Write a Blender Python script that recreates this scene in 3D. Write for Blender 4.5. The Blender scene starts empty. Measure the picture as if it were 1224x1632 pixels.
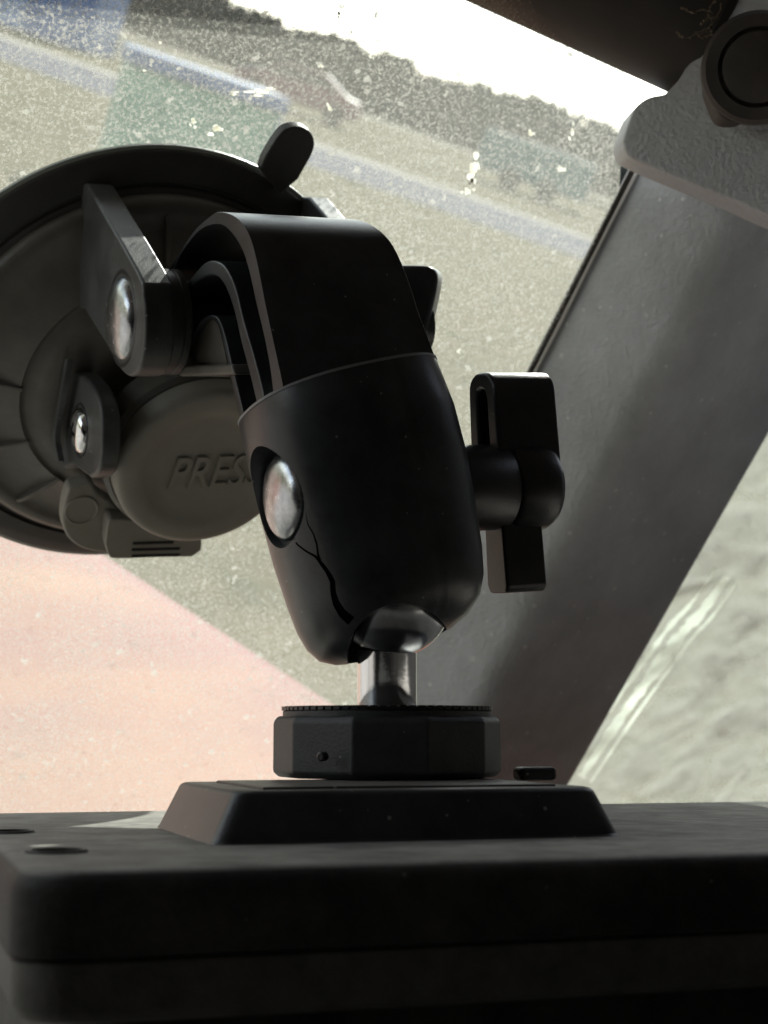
import bpy, bmesh, math, random
from mathutils import Vector, Matrix
from mathutils.geometry import tessellate_polygon
random.seed(7)
PI = math.pi
S = bpy.context.scene
COL = S.collection

# ------------------------------------------------------------------ camera, sky, sun, exposure
F = 2500.0                       # focal length in photograph pixels (1224 x 1632)
EYE = 1.40                       # metres above the ground
ROLL, PITCH = math.radians(19.0), math.radians(14.1)
# world axes written in camera axes (x right, y up, z towards the viewer)
cu = Vector((math.cos(PITCH)*math.sin(ROLL), math.cos(PITCH)*math.cos(ROLL), math.sin(PITCH)))
cf = (Vector((0, 0, -1)) - cu*cu.dot(Vector((0, 0, -1)))).normalized()     # horizontal heading
cr = cf.cross(cu).normalized()
ROT = Matrix((cr, cf, cu))       # camera axes -> world axes
MC = Matrix.Translation((0, 0, EYE)) @ ROT.to_4x4()
cam = bpy.data.cameras.new('camera'); cam_o = bpy.data.objects.new('camera', cam); COL.objects.link(cam_o)
cam_o.matrix_world = MC
cam.sensor_fit = 'VERTICAL'; cam.sensor_height = 24.0; cam.lens = F/1632*24.0
cam.clip_start = 0.005; cam.clip_end = 3000
cam.dof.use_dof = True; cam.dof.focus_distance = 0.275; cam.dof.aperture_fstop = 23
S.camera = cam_o
S.render.resolution_x, S.render.resolution_y = 768, 1024

SUN_EL, SUN_AZ = math.radians(30), math.radians(2)      # azimuth: clockwise from the heading (+Y)
w = bpy.data.worlds.new('World'); S.world = w; w.use_nodes = True
nt = w.node_tree
sky = nt.nodes.new('ShaderNodeTexSky'); sky.sky_type = 'NISHITA'; sky.sun_disc = False
sky.sun_elevation = SUN_EL; sky.sun_rotation = SUN_AZ; sky.dust_density = .4; sky.air_density = 1.0
hs = nt.nodes.new('ShaderNodeHueSaturation'); hs.inputs['Saturation'].default_value = .45      # thin high haze
nt.links.new(sky.outputs[0], hs.inputs['Color']); nt.links.new(hs.outputs[0], nt.nodes['Background'].inputs[0])
nt.nodes['Background'].inputs[1].default_value = 0.15
sun = bpy.data.lights.new('sun', 'SUN'); sun.energy = 4.0; sun.angle = math.radians(0.6); sun.color = (1.0, 0.965, 0.91)
sun_o = bpy.data.objects.new('sun', sun); COL.objects.link(sun_o)
sd = Vector((math.sin(SUN_AZ)*math.cos(SUN_EL), math.cos(SUN_AZ)*math.cos(SUN_EL), math.sin(SUN_EL)))
sun_o.rotation_euler = sd.to_track_quat('Z', 'Y').to_euler(); sun_o.location = sd*20
S.view_settings.view_transform = 'Standard'; S.view_settings.look = 'None'; S.view_settings.gamma = 1
S.view_settings.exposure = 1.35
S.render.engine = 'CYCLES'
S.cycles.max_bounces = 10; S.cycles.transparent_max_bounces = 12; S.cycles.diffuse_bounces = 5
S.cycles.sample_clamp_indirect = 6

# ------------------------------------------------------------------ frames (camera axes, millimetres)
def ray(px, py): return Vector(((px-612)/F, (816-py)/F, -1.0))
def P(px, py, d): return ray(px, py)*d
def hit(px, py, n, k):                      # ray with plane n.p = k
    r = ray(px, py); return r*(k/n.dot(r))
X3, Y3, Z3 = Vector((1, 0, 0)), Vector((0, 1, 0)), Vector((0, 0, 1))
# the glass and the suction cup on it
CN = Vector((.369, -.590, .718)).normalized()          # cup normal, towards the cab
CK = CN.dot(P(220, 557, 357)); CC = hit(220, 587, CN, CK); CR = .975*386*357/F
WX = Vector((.866, .08, -.494)); WX = (WX - CN*WX.dot(CN)).normalized()   # hinge axis, to the right
UP = CN.cross(WX).normalized()
if UP.y < 0: UP = -UP
def cp(px, py, h): return hit(px, py, CN, CK+h)         # on a plane h mm above the glass
A0 = P(440, 600, 262); AK = WX.dot(A0)
def wp(px, py, off=0): return hit(px, py, WX, AK+off)   # on a plane across the hinge axis
# the display unit's own axes
dp, dy = math.atan(349/F), math.radians(18)
DU = Vector((0, math.cos(dp), -math.sin(dp)))
df0 = Vector((0, -math.sin(dp), -math.cos(dp)))
DX = (X3*math.cos(dy) + df0*math.sin(dy)).normalized()
DF = (df0*math.cos(dy) - X3*math.sin(dy)).normalized()
def gp(X, Y, Z=0): return Vector((X, Y, Z))
def ground_at(px, py):
    r = ROT @ ray(px, py); t = -EYE/r.z; return Vector((r.x*t, r.y*t, 0))
def inv(p):                                 # world metres -> camera mm
    return (ROT.transposed() @ (Vector(p)-Vector((0, 0, EYE))))*1000

# ------------------------------------------------------------------ materials
def mat(name, col, rough=.5, metal=0, bump=0, bscale=400, var=0, vscale=40, col2=None, spec=.5, detail=4, bdist=.0002, coat=0):
    m = bpy.data.materials.new(name); m.use_nodes = True
    N = m.node_tree; L = N.links; b = N.nodes['Principled BSDF']
    b.inputs['Base Color'].default_value = (*col, 1); b.inputs['Roughness'].default_value = rough
    b.inputs['Metallic'].default_value = metal; b.inputs['Specular IOR Level'].default_value = spec
    b.inputs['Coat Weight'].default_value = coat
    tc = N.nodes.new('ShaderNodeTexCoord')
    if bump:
        n = N.nodes.new('ShaderNodeTexNoise'); n.inputs['Scale'].default_value = bscale; n.inputs['Detail'].default_value = detail
        L.new(tc.outputs['Object'], n.inputs['Vector'])
        bp = N.nodes.new('ShaderNodeBump'); bp.inputs['Strength'].default_value = bump; bp.inputs['Distance'].default_value = bdist
        L.new(n.outputs[0], bp.inputs['Height']); L.new(bp.outputs[0], b.inputs['Normal'])
    if var or col2:
        n = N.nodes.new('ShaderNodeTexNoise'); n.inputs['Scale'].default_value = vscale; n.inputs['Detail'].default_value = 7
        n.inputs['Roughness'].default_value = .65
        L.new(tc.outputs['Object'], n.inputs['Vector'])
        r = N.nodes.new('ShaderNodeValToRGB'); e = r.color_ramp.elements
        e[0].position = .35; e[1].position = .68
        c2 = col2 or tuple(c*(1+var) for c in col)
        c1 = col if col2 else tuple(c*(1-var) for c in col)
        e[0].color = (*c1, 1); e[1].color = (*c2, 1)
        L.new(n.outputs[0], r.inputs[0]); L.new(r.outputs[0], b.inputs['Base Color'])
        mr = N.nodes.new('ShaderNodeMapRange'); mr.inputs['To Min'].default_value = rough-.06; mr.inputs['To Max'].default_value = rough+.12
        L.new(n.outputs[0], mr.inputs[0]); L.new(mr.outputs[0], b.inputs['Roughness'])
    return m
M = {}
M['plastic'] = mat('black_moulded_plastic', (.030, .033, .036), .29, bump=.16, bscale=3200, var=.5, vscale=90)
M['gloss'] = mat('smooth_black_plastic', (.018, .018, .019), .34, bump=.2, bscale=1800, var=.4, vscale=120)
M['cup'] = mat('dusty_grey_black_plastic', (.12, .113, .098), .34, bump=.25, bscale=2600, var=.25, vscale=60)
M['rubber'] = mat('black_rubber', (.045, .043, .04), .5, bump=.3, bscale=1500, var=.3, vscale=60)
M['button'] = mat('satin_grey_black_plastic', (.28, .262, .225), .5, bump=.2, bscale=3200, var=.06, vscale=150)
M['housing'] = mat('textured_black_housing', (.050, .048, .045), .6, spec=.15, bump=.6, bscale=1500, var=.5, vscale=70)
M['nut'] = mat('dusty_black_nut', (.035, .037, .039), .5, bump=.4, bscale=2200, var=.3, vscale=150)
M['ball'] = mat('satin_steel', (.62, .63, .64), .2, 1, bump=.05, bscale=1500)
M['chrome'] = mat('bright_chrome', (.86, .87, .88), .12, 1, bump=.05, bscale=1500)
M['rivet'] = mat('dull_steel', (.50, .52, .54), .22, 1, bump=.14, bscale=1300, var=.28, vscale=420)
M['rim_highlight'] = mat('pale_grey_rim_highlight', (.20, .21, .215), .4, bump=.3, bscale=1500)  # paler plastic that paints in the highlight on the socket rim
M['hinge'] = mat('black_hinge_plastic', (.060, .062, .062), .38, bump=.25, bscale=2600, var=.35, vscale=90)
M['pillar'] = mat('dusty_grey_painted_steel', (.46, .485, .51), .5, bump=.8, bscale=700, var=.16, vscale=40, bdist=.0005)
M['rail'] = mat('brown_black_trim', (.045, .038, .033), .6, bump=.4, bscale=300, var=.3, vscale=25)
M['cast'] = mat('rough_cast_grey_bracket', (.45, .465, .49), .5, bump=.5, bscale=900, var=.07, vscale=260, bdist=.001, detail=2)
M['seal'] = mat('black_glazing_seal', (.035, .03, .026), .55, bump=.3, bscale=500)
M['lip'] = mat('pale_sealant', (.75, .74, .70), .6, bump=.5, bscale=500)
M['unseen_trim'] = mat('dark_unseen_lining', (.15, .145, .14), .8, bump=.4, bscale=120, var=.3, vscale=10)
M['seat'] = mat('black_unseen_lining', (.022, .021, .02), .9, bump=.4, bscale=120)  # black for the unseen cab lining
M['dash'] = mat('dusty_brown_unseen_dash', (.30, .285, .26), .7, bump=.4, bscale=120, var=.3, vscale=10)
M['bolt'] = mat('brown_hinge_plastic', (.06, .052, .046), .6, bump=.7, bscale=240, var=.45, vscale=50)
M['web'] = mat('dusty_web', (.20, .16, .11), .9)
def thin_mat(name, col):
    m = bpy.data.materials.new(name); m.use_nodes = True; N = m.node_tree; L = N.links; N.nodes.remove(N.nodes['Principled BSDF'])
    a = N.nodes.new('ShaderNodeBsdfTranslucent'); a.inputs[0].default_value = (*col, 1); b = N.nodes.new('ShaderNodeBsdfTransparent'); b.inputs[0].default_value = (.9, .9, .88, 1)
    x = N.nodes.new('ShaderNodeMixShader'); x.inputs[0].default_value = .65; L.new(b.outputs[0], x.inputs[1]); L.new(a.outputs[0], x.inputs[2])
    L.new(x.outputs[0], N.nodes['Material Output'].inputs[0]); return m
M['splat'] = thin_mat('dried_splatter', (.95, .94, .88))
M['crease'] = thin_mat('whitened_plastic_crease', (.97, .98, .94))
M['gel'] = mat('pale_grey_green_gel', (.30, .33, .29), .4, bump=.3, bscale=900)
M['splat_core'] = mat('dried_insect', (.16, .10, .05), .8)

def dusted(m, col, lo, hi, amt, up, scale):
    # dust that has settled on faces turned up
    N = m.node_tree; L = N.links; b = N.nodes['Principled BSDF']; src = b.inputs['Base Color'].links[0].from_socket
    ge = N.nodes.new('ShaderNodeNewGeometry'); dt = N.nodes.new('ShaderNodeVectorMath'); dt.operation = 'DOT_PRODUCT'
    dt.inputs[1].default_value = tuple(ROT @ up); L.new(ge.outputs['Normal'], dt.inputs[0])
    mr = N.nodes.new('ShaderNodeMapRange'); mr.inputs['From Min'].default_value = lo; mr.inputs['From Max'].default_value = hi; L.new(dt.outputs['Value'], mr.inputs[0])
    tc = N.nodes.new('ShaderNodeTexCoord'); n = N.nodes.new('ShaderNodeTexNoise'); n.inputs['Scale'].default_value = scale; n.inputs['Detail'].default_value = 8; n.inputs['Roughness'].default_value = .7
    L.new(tc.outputs['Object'], n.inputs['Vector'])
    r = N.nodes.new('ShaderNodeMapRange'); r.inputs['From Min'].default_value = .3; r.inputs['From Max'].default_value = .65; r.inputs['To Min'].default_value = amt*.35; r.inputs['To Max'].default_value = amt; L.new(n.outputs[0], r.inputs[0])
    mu = N.nodes.new('ShaderNodeMath'); mu.operation = 'MULTIPLY'; L.new(mr.outputs[0], mu.inputs[0]); L.new(r.outputs[0], mu.inputs[1])
    mx = N.nodes.new('ShaderNodeMix'); mx.data_type = 'RGBA'; L.new(mu.outputs[0], mx.inputs[0]); L.new(src, mx.inputs[6]); mx.inputs[7].default_value = (*col, 1)
    L.new(mx.outputs[2], b.inputs['Base Color'])
dusted(M['housing'], (.38, .365, .335), .80, .99, .95, DU, 120)
M['pad'] = mat('dusty_pad_plastic', (.025, .027, .029), .4, bump=.3, bscale=2200, var=.5, vscale=90)
dusted(M['pad'], (.26, .24, .21), .88, .995, .8, DU, 160)
def hood_mat():
    m = bpy.data.materials.new('dusty_red_paint'); m.use_nodes = True
    N = m.node_tree; L = N.links; b = N.nodes['Principled BSDF']; b.inputs['Roughness'].default_value = .75; b.inputs['Specular IOR Level'].default_value = .2
    tc = N.nodes.new('ShaderNodeTexCoord'); mp = N.nodes.new('ShaderNodeMapping')
    mp.inputs['Rotation'].default_value = (0, 0, math.radians(35)); mp.inputs['Scale'].default_value = (2.2, 16, 3)
    L.new(tc.outputs['Object'], mp.inputs[0])
    n = N.nodes.new('ShaderNodeTexNoise'); n.inputs['Scale'].default_value = 1.3; n.inputs['Detail'].default_value = 8; n.inputs['Roughness'].default_value = .6
    L.new(mp.outputs[0], n.inputs['Vector'])
    r = N.nodes.new('ShaderNodeValToRGB'); e = r.color_ramp.elements
    e[0].position = .40; e[0].color = (.25, .082, .062, 1); e[1].position = .62; e[1].color = (.36, .165, .092, 1)
    L.new(n.outputs[0], r.inputs[0])
    n2 = N.nodes.new('ShaderNodeTexNoise'); n2.inputs['Scale'].default_value = 45; n2.inputs['Detail'].default_value = 3
    L.new(tc.outputs['Object'], n2.inputs['Vector'])
    r2 = N.nodes.new('ShaderNodeValToRGB'); e = r2.color_ramp.elements
    e[0].position = .27; e[0].color = (.62, .58, .5, 1); e[1].position = .34; e[1].color = (1, 1, 1, 1)
    L.new(n2.outputs[0], r2.inputs[0])
    # paler and peachier where the panel faces up; redder towards the rolled edge
    ge = N.nodes.new('ShaderNodeNewGeometry'); sx = N.nodes.new('ShaderNodeSeparateXYZ'); L.new(ge.outputs['Normal'], sx.inputs[0])
    ab = N.nodes.new('ShaderNodeMath'); ab.operation = 'ABSOLUTE'; L.new(sx.outputs[2], ab.inputs[0])
    mr = N.nodes.new('ShaderNodeMapRange'); mr.inputs['From Min'].default_value = .965; mr.inputs['From Max'].default_value = .9995; L.new(ab.outputs[0], mr.inputs[0])
    mc = N.nodes.new('ShaderNodeMix'); mc.data_type = 'RGBA'; L.new(mr.outputs[0], mc.inputs[0]); mc.inputs[6].default_value = (.20, .048, .052, 1); L.new(r.outputs[0], mc.inputs[7])
    mx = N.nodes.new('ShaderNodeMix'); mx.data_type = 'RGBA'; mx.blend_type = 'MULTIPLY'; mx.inputs[0].default_value = 1
    L.new(mc.outputs[2], mx.inputs[6]); L.new(r2.outputs[0], mx.inputs[7]); L.new(mx.outputs[2], b.inputs['Base Color'])
    return m
def specks(m, scale, amt, col=(.35, .34, .31), th=.16):
    N = m.node_tree; L = N.links; b = N.nodes['Principled BSDF']; lk = b.inputs['Base Color'].links; tc = N.nodes.new('ShaderNodeTexCoord')
    v = N.nodes.new('ShaderNodeTexVoronoi'); v.inputs['Scale'].default_value = scale; L.new(tc.outputs['Object'], v.inputs['Vector'])
    se = N.nodes.new('ShaderNodeSeparateColor'); L.new(v.outputs['Color'], se.inputs[0])
    a = N.nodes.new('ShaderNodeMath'); a.operation = 'MULTIPLY'; a.inputs[1].default_value = th*1.6; L.new(se.outputs[1], a.inputs[0])
    b2 = N.nodes.new('ShaderNodeMath'); b2.operation = 'SUBTRACT'; b2.inputs[1].default_value = th*.6; L.new(a.outputs[0], b2.inputs[0])
    lt = N.nodes.new('ShaderNodeMath'); lt.operation = 'LESS_THAN'; L.new(v.outputs['Distance'], lt.inputs[0]); L.new(b2.outputs[0], lt.inputs[1])
    mu = N.nodes.new('ShaderNodeMath'); mu.operation = 'MULTIPLY'; mu.inputs[1].default_value = amt; L.new(lt.outputs[0], mu.inputs[0])
    mx = N.nodes.new('ShaderNodeMix'); mx.data_type = 'RGBA'; L.new(mu.outputs[0], mx.inputs[0]); mx.inputs[7].default_value = (*col, 1)
    if lk: L.new(lk[0].from_socket, mx.inputs[6])
    L.new(mx.outputs[2], b.inputs['Base Color'])
specks(M['plastic'], 430, .55, th=.10); specks(M['gloss'], 330, .5, th=.09); specks(M['nut'], 500, .5, th=.11); specks(M['housing'], 300, .5, th=.09); specks(M['pillar'], 260, .5, (.8, .8, .78), .2)
specks(M['hinge'], 500, .6); specks(M['pad'], 520, .7)
M['hood'] = hood_mat()

def glass_mat(name, base, speck, sscale, streak=False, tint=(.93, .96, .94)):
    """A dusty pane: clear glass with a film of light-scattering dust and denser specks."""
    m = bpy.data.materials.new(name); m.use_nodes = True
    N = m.node_tree; L = N.links; N.nodes.remove(N.nodes['Principled BSDF'])
    out = N.nodes['Material Output']
    tc = N.nodes.new('ShaderNodeTexCoord')
    tr = N.nodes.new('ShaderNodeBsdfTransparent'); tr.inputs[0].default_value = (*tint, 1)
    tl = N.nodes.new('ShaderNodeBsdfTranslucent'); tl.inputs[0].default_value = (.335, .335, .30, 1)
    di = N.nodes.new('ShaderNodeBsdfDiffuse'); di.inputs[0].default_value = (.6, .58, .52, 1)
    md = N.nodes.new('ShaderNodeMixShader'); md.inputs[0].default_value = .25
    L.new(tl.outputs[0], md.inputs[1]); L.new(di.outputs[0], md.inputs[2])
    # specks
    v = N.nodes.new('ShaderNodeTexNoise'); v.inputs['Scale'].default_value = sscale; v.inputs['Detail'].default_value = 3; v.inputs['Roughness'].default_value = .7
    L.new(tc.outputs['Object'], v.inputs['Vector'])
    r = N.nodes.new('ShaderNodeValToRGB'); e = r.color_ramp.elements
    e[0].position = .50; e[0].color = (0, 0, 0, 1); e[1].position = .64; e[1].color = (1, 1, 1, 1)
    L.new(v.outputs[0], r.inputs[0])
    # sparse larger spots
    vo = N.nodes.new('ShaderNodeTexVoronoi'); vo.inputs['Scale'].default_value = sscale*.30; vo.inputs['Randomness'].default_value = 1
    nd = N.nodes.new('ShaderNodeTexNoise'); nd.inputs['Scale'].default_value = sscale*.5
    L.new(tc.outputs['Object'], nd.inputs['Vector'])
    ad = N.nodes.new('ShaderNodeMixRGB'); ad.blend_type = 'ADD'; ad.inputs[0].default_value = .003
    L.new(tc.outputs['Object'], ad.inputs[1]); L.new(nd.outputs[1], ad.inputs[2]); L.new(ad.outputs[0], vo.inputs['Vector'])
    sub = N.nodes.new('ShaderNodeSeparateColor'); L.new(vo.outputs['Color'], sub.inputs[0])
    rad = N.nodes.new('ShaderNodeMapRange'); rad.inputs['From Min'].default_value = .80; rad.inputs['From Max'].default_value = 1
    rad.inputs['To Min'].default_value = 0; rad.inputs['To Max'].default_value = .34
    L.new(sub.outputs[0], rad.inputs[0])
    lt = N.nodes.new('ShaderNodeMath'); lt.operation = 'LESS_THAN'; L.new(vo.outputs['Distance'], lt.inputs[0]); L.new(rad.outputs[0], lt.inputs[1])
    # slow variation of the film
    sl = N.nodes.new('ShaderNodeTexNoise'); sl.inputs['Scale'].default_value = 9; sl.inputs['Detail'].default_value = 5
    L.new(tc.outputs['Object'], sl.inputs['Vector'])
    sm = N.nodes.new('ShaderNodeMapRange'); sm.inputs['From Min'].default_value = .3; sm.inputs['From Max'].default_value = .7
    sm.inputs['To Min'].default_value = base*.5; sm.inputs['To Max'].default_value = base*1.5
    L.new(sl.outputs[0], sm.inputs[0])
    pm = N.nodes.new('ShaderNodeTexNoise'); pm.inputs['Scale'].default_value = 38; pm.inputs['Detail'].default_value = 4; L.new(tc.outputs['Object'], pm.inputs['Vector'])
    pr_ = N.nodes.new('ShaderNodeMapRange'); pr_.inputs['From Min'].default_value = .32; pr_.inputs['From Max'].default_value = .62; pr_.inputs['To Min'].default_value = speck*.6; pr_.inputs['To Max'].default_value = speck*1.15
    L.new(pm.outputs[0], pr_.inputs[0])
    a = N.nodes.new('ShaderNodeMath'); a.operation = 'MULTIPLY_ADD'; L.new(pr_.outputs[0], a.inputs[1])
    L.new(r.outputs[0], a.inputs[0]); L.new(sm.outputs[0], a.inputs[2])
    a2 = N.nodes.new('ShaderNodeMath'); a2.operation = 'MULTIPLY_ADD'; a2.inputs[1].default_value = speck*1.1
    L.new(lt.outputs[0], a2.inputs[0]); L.new(a.outputs[0], a2.inputs[2])
    last = a2
    if streak:
        mp = N.nodes.new('ShaderNodeMapping'); mp.inputs['Rotation'].default_value = (0, 0, math.radians(28)); mp.inputs['Scale'].default_value = (22, 40, 22)
        L.new(tc.outputs['Object'], mp.inputs[0])
        n = N.nodes.new('ShaderNodeTexNoise'); n.inputs['Scale'].default_value = 2.2; n.inputs['Detail'].default_value = 8; n.inputs['Distortion'].default_value = .6
        L.new(mp.outputs[0], n.inputs['Vector'])
        r3 = N.nodes.new('ShaderNodeMapRange'); r3.inputs['From Min'].default_value = .42; r3.inputs['From Max'].default_value = .72
        r3.inputs['To Min'].default_value = 0; r3.inputs['To Max'].default_value = .50
        L.new(n.outputs[0], r3.inputs[0])
        a3 = N.nodes.new('ShaderNodeMath'); a3.operation = 'ADD'; L.new(a2.outputs[0], a3.inputs[0]); L.new(r3.outputs[0], a3.inputs[1]); last = a3
    cl = N.nodes.new('ShaderNodeClamp'); cl.inputs['Max'].default_value = .95; L.new(last.outputs[0], cl.inputs[0])
    mx = N.nodes.new('ShaderNodeMixShader'); L.new(cl.outputs[0], mx.inputs[0]); L.new(tr.outputs[0], mx.inputs[1]); L.new(md.outputs[0], mx.inputs[2])
    L.new(mx.outputs[0], out.inputs['Surface'])
    return m
M['screen'] = glass_mat('dusty_windscreen', .16, .50, 1300)
M['side'] = glass_mat('scratched_side_pane', .40, .16, 700, True, (.90, .96, .92))

def ground_mat(name, c1, c2, c3, s1, s2):
    m = mat(name, c1, .95, bump=.6, bscale=s2*2, bdist=.03, spec=0.02)
    N = m.node_tree; L = N.links; b = N.nodes['Principled BSDF']; tc = N.nodes['Texture Coordinate'] if 'Texture Coordinate' in N.nodes else N.nodes.new('ShaderNodeTexCoord')
    n = N.nodes.new('ShaderNodeTexNoise'); n.inputs['Scale'].default_value = s1; n.inputs['Detail'].default_value = 8; n.inputs['Roughness'].default_value = .7
    L.new(tc.outputs['Object'], n.inputs['Vector'])
    r = N.nodes.new('ShaderNodeValToRGB'); e = r.color_ramp.elements
    e[0].position = .38; e[0].color = (*c1, 1); e[1].position = .62; e[1].color = (*c2, 1)
    L.new(n.outputs[0], r.inputs[0])
    n2 = N.nodes.new('ShaderNodeTexNoise'); n2.inputs['Scale'].default_value = s2; n2.inputs['Detail'].default_value = 6; n2.inputs['Roughness'].default_value = .75
    L.new(tc.outputs['Object'], n2.inputs['Vector'])
    r2 = N.nodes.new('ShaderNodeMapRange'); r2.inputs['From Min'].default_value = .4; r2.inputs['From Max'].default_value = .65
    L.new(n2.outputs[0], r2.inputs[0])
    mx = N.nodes.new('ShaderNodeMix'); mx.data_type = 'RGBA'; L.new(r2.outputs[0], mx.inputs[0]); L.new(r.outputs[0], mx.inputs[6]); mx.inputs[7].default_value = (*c3, 1)
    L.new(mx.outputs[2], b.inputs['Base Color'])
    return m
M['field'] = ground_mat('dry_grass_field', (.115, .094, .053), (.155, .126, .074), (.070, .070, .038), .06, 2.2)
M['road'] = ground_mat('worn_asphalt', (.085, .09, .118), (.10, .105, .135), (.115, .115, .135), .3, 5)
M['verge'] = ground_mat('pale_gravel', (.36, .34, .30), (.42, .39, .35), (.30, .28, .25), .4, 6)
M['leaf'] = mat('dull_green_foliage', (.055, .062, .056), .95, col2=(.08, .088, .076), vscale=.5, spec=.05)
M['blue'] = mat('faded_blue_paint', (.025, .085, .24), .5, var=.2, vscale=3)
M['pale_blue'] = mat('pale_blue_sheet', (.13, .20, .36), .5, var=.2, vscale=3)
M['green'] = mat('washed_out_green_paint', (.07, .21, .14), .5, var=.2, vscale=3)
M['teal'] = mat('dark_teal_paint', (.015, .09, .09), .5, var=.2, vscale=3)
M['maroon'] = mat('maroon_paint', (.13, .02, .03), .35, var=.2, vscale=3)
M['carglass'] = mat('dark_car_glass', (.02, .02, .025), .08)
M['tyre'] = mat('tyre_rubber', (.02, .02, .02), .8)
M['glint'] = mat('bonnet_glint', (.7, .7, .68), .3)  # pale colour for the painted glint on the car

# ------------------------------------------------------------------ object helpers
def tag(o, label=None, cat=None, group=None, kind=None):
    if label: o['label'] = label
    if cat: o['category'] = cat
    if group: o['group'] = group
    if kind: o['kind'] = kind
    return o
def thing(name, base, label, cat, group=None):             # base: camera mm
    o = bpy.data.objects.new(name, None); o.empty_display_size = .01; COL.objects.link(o)
    o.matrix_world = MC @ Matrix.Translation(base*.001); o['_b'] = tuple(base)
    del o['_b']; BASE[o.name] = base.copy()
    return tag(o, label, cat, group)
BASE = {}
def finish(me, smooth, sharp):
    if smooth:
        for p in me.polygons: p.use_smooth = True
        if sharp:
            me.set_sharp_from_angle(angle=math.radians(sharp))
def part(name, vs, fs, m, parent, smooth=True, bev=0, seg=2, sharp=32, sub=0, fixn=True):
    base = BASE[parent.name]
    bm = bmesh.new()
    bv = [bm.verts.new((Vector(v)-base)*.001) for v in vs]
    for f in fs:
        try: bm.faces.new([bv[i] for i in f])
        except ValueError: pass
    if fixn: bmesh.ops.recalc_face_normals(bm, faces=bm.faces)
    me = bpy.data.meshes.new(name); bm.to_mesh(me); bm.free()
    o = bpy.data.objects.new(name, me); COL.objects.link(o); o.parent = parent; BASE[o.name] = base
    me.materials.append(M[m] if isinstance(m, str) else m)
    finish(me, smooth, 0 if bev else sharp)
    if sub:
        s = o.modifiers.new('sub', 'SUBSURF'); s.levels = s.render_levels = sub
    if bev:
        b = o.modifiers.new('bevel', 'BEVEL'); b.width = bev*.001; b.segments = seg; b.limit_method = 'ANGLE'; b.angle_limit = math.radians(30)
        b.harden_normals = True
    return o
def join(*vf):
    vs, fs = [], []
    for v, f in vf:
        k = len(vs); vs += list(v); fs += [[i+k for i in q] for q in f]
    return vs, fs
def ext(poly, vec):                                        # closed prism from a polygon
    n = len(poly)
    vs = [Vector(p) for p in poly] + [Vector(p)+vec for p in poly]
    fs = [list(range(n))[::-1], list(range(n, 2*n))] + [[i, (i+1) % n, (i+1) % n+n, i+n] for i in range(n)]
    return vs, fs
def band(outer, inner, vec, vf=None):                               # swept ribbon: two curves with the same count
    n = len(outer); vs = []
    for i, (a, b) in enumerate(zip(outer, inner)):
        e = vec*(vf(i/(n-1)) if vf else 1); vs += [a, b, b+e, a+e]
    fs = [[0, 1, 2, 3], [4*(n-1)+i for i in (3, 2, 1, 0)]]
    for i in range(n-1):
        for k in range(4):
            fs.append([4*i+k, 4*i+4+k, 4*i+4+(k+1) % 4, 4*i+(k+1) % 4])
    return vs, fs
def basis(ax):
    ax = ax.normalized(); t = Vector((0, 1, 0)) if abs(ax.y) < .9 else Vector((1, 0, 0))
    u = ax.cross(t).normalized(); return ax, u, ax.cross(u).normalized()
def lathe(c, ax, prof, seg=64, cap=True, u=None):          # prof: (radius, height)
    ax, uu, vv = basis(ax)
    if u is not None: uu = (u-ax*u.dot(ax)).normalized(); vv = ax.cross(uu)
    vs, fs = [], []
    for r, h in prof:
        for k in range(seg):
            a = 2*PI*k/seg; vs.append(c+ax*h+uu*(r*math.cos(a))+vv*(r*math.sin(a)))
    for j in range(len(prof)-1):
        for k in range(seg):
            a, b = j*seg+k, j*seg+(k+1) % seg; fs.append([a, b, b+seg, a+seg])
    if cap:
        fs.append(list(range(seg))[::-1]); fs.append([(len(prof)-1)*seg+k for k in range(seg)])
    return vs, fs
def box(c, ex, ey, ez, hx, hy, hz):
    vs = [c+ex*(sx*hx)+ey*(sy*hy)+ez*(sz*hz) for sz in (-1, 1) for sy in (-1, 1) for sx in (-1, 1)]
    return vs, [[0, 2, 3, 1], [4, 5, 7, 6], [0, 1, 5, 4], [1, 3, 7, 5], [3, 2, 6, 7], [2, 0, 4, 6]]
def tube(pts, r, seg=8):
    vs, fs = [], []; n = len(pts)
    for i, p in enumerate(pts):
        d = (pts[min(i+1, n-1)]-pts[max(i-1, 0)]); ax, u, v = basis(d)
        rr = r[i] if isinstance(r, (list, tuple)) else r
        for k in range(seg):
            a = 2*PI*k/seg; vs.append(p+u*(rr*math.cos(a))+v*(rr*math.sin(a)))
    for i in range(n-1):
        for k in range(seg):
            a, b = i*seg+k, i*seg+(k+1) % seg; fs.append([a, b, b+seg, a+seg])
    fs += [list(range(seg))[::-1], [(n-1)*seg+k for k in range(seg)]]
    return vs, fs
def smooth2(pts, n=3):                                     # Catmull-Rom through pixel points
    out = []
    for i in range(len(pts)-1):
        p0, p1, p2, p3 = pts[max(i-1, 0)], pts[i], pts[i+1], pts[min(i+2, len(pts)-1)]
        for k in range(n):
            t = k/n
            out.append(tuple(.5*((2*b)+(-a+c)*t+(2*a-5*b+4*c-d)*t*t+(-a+3*b-3*c+d)*t**3) for a, b, c, d in zip(p0, p1, p2, p3)))
    out.append(tuple(pts[-1])); return out
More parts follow.
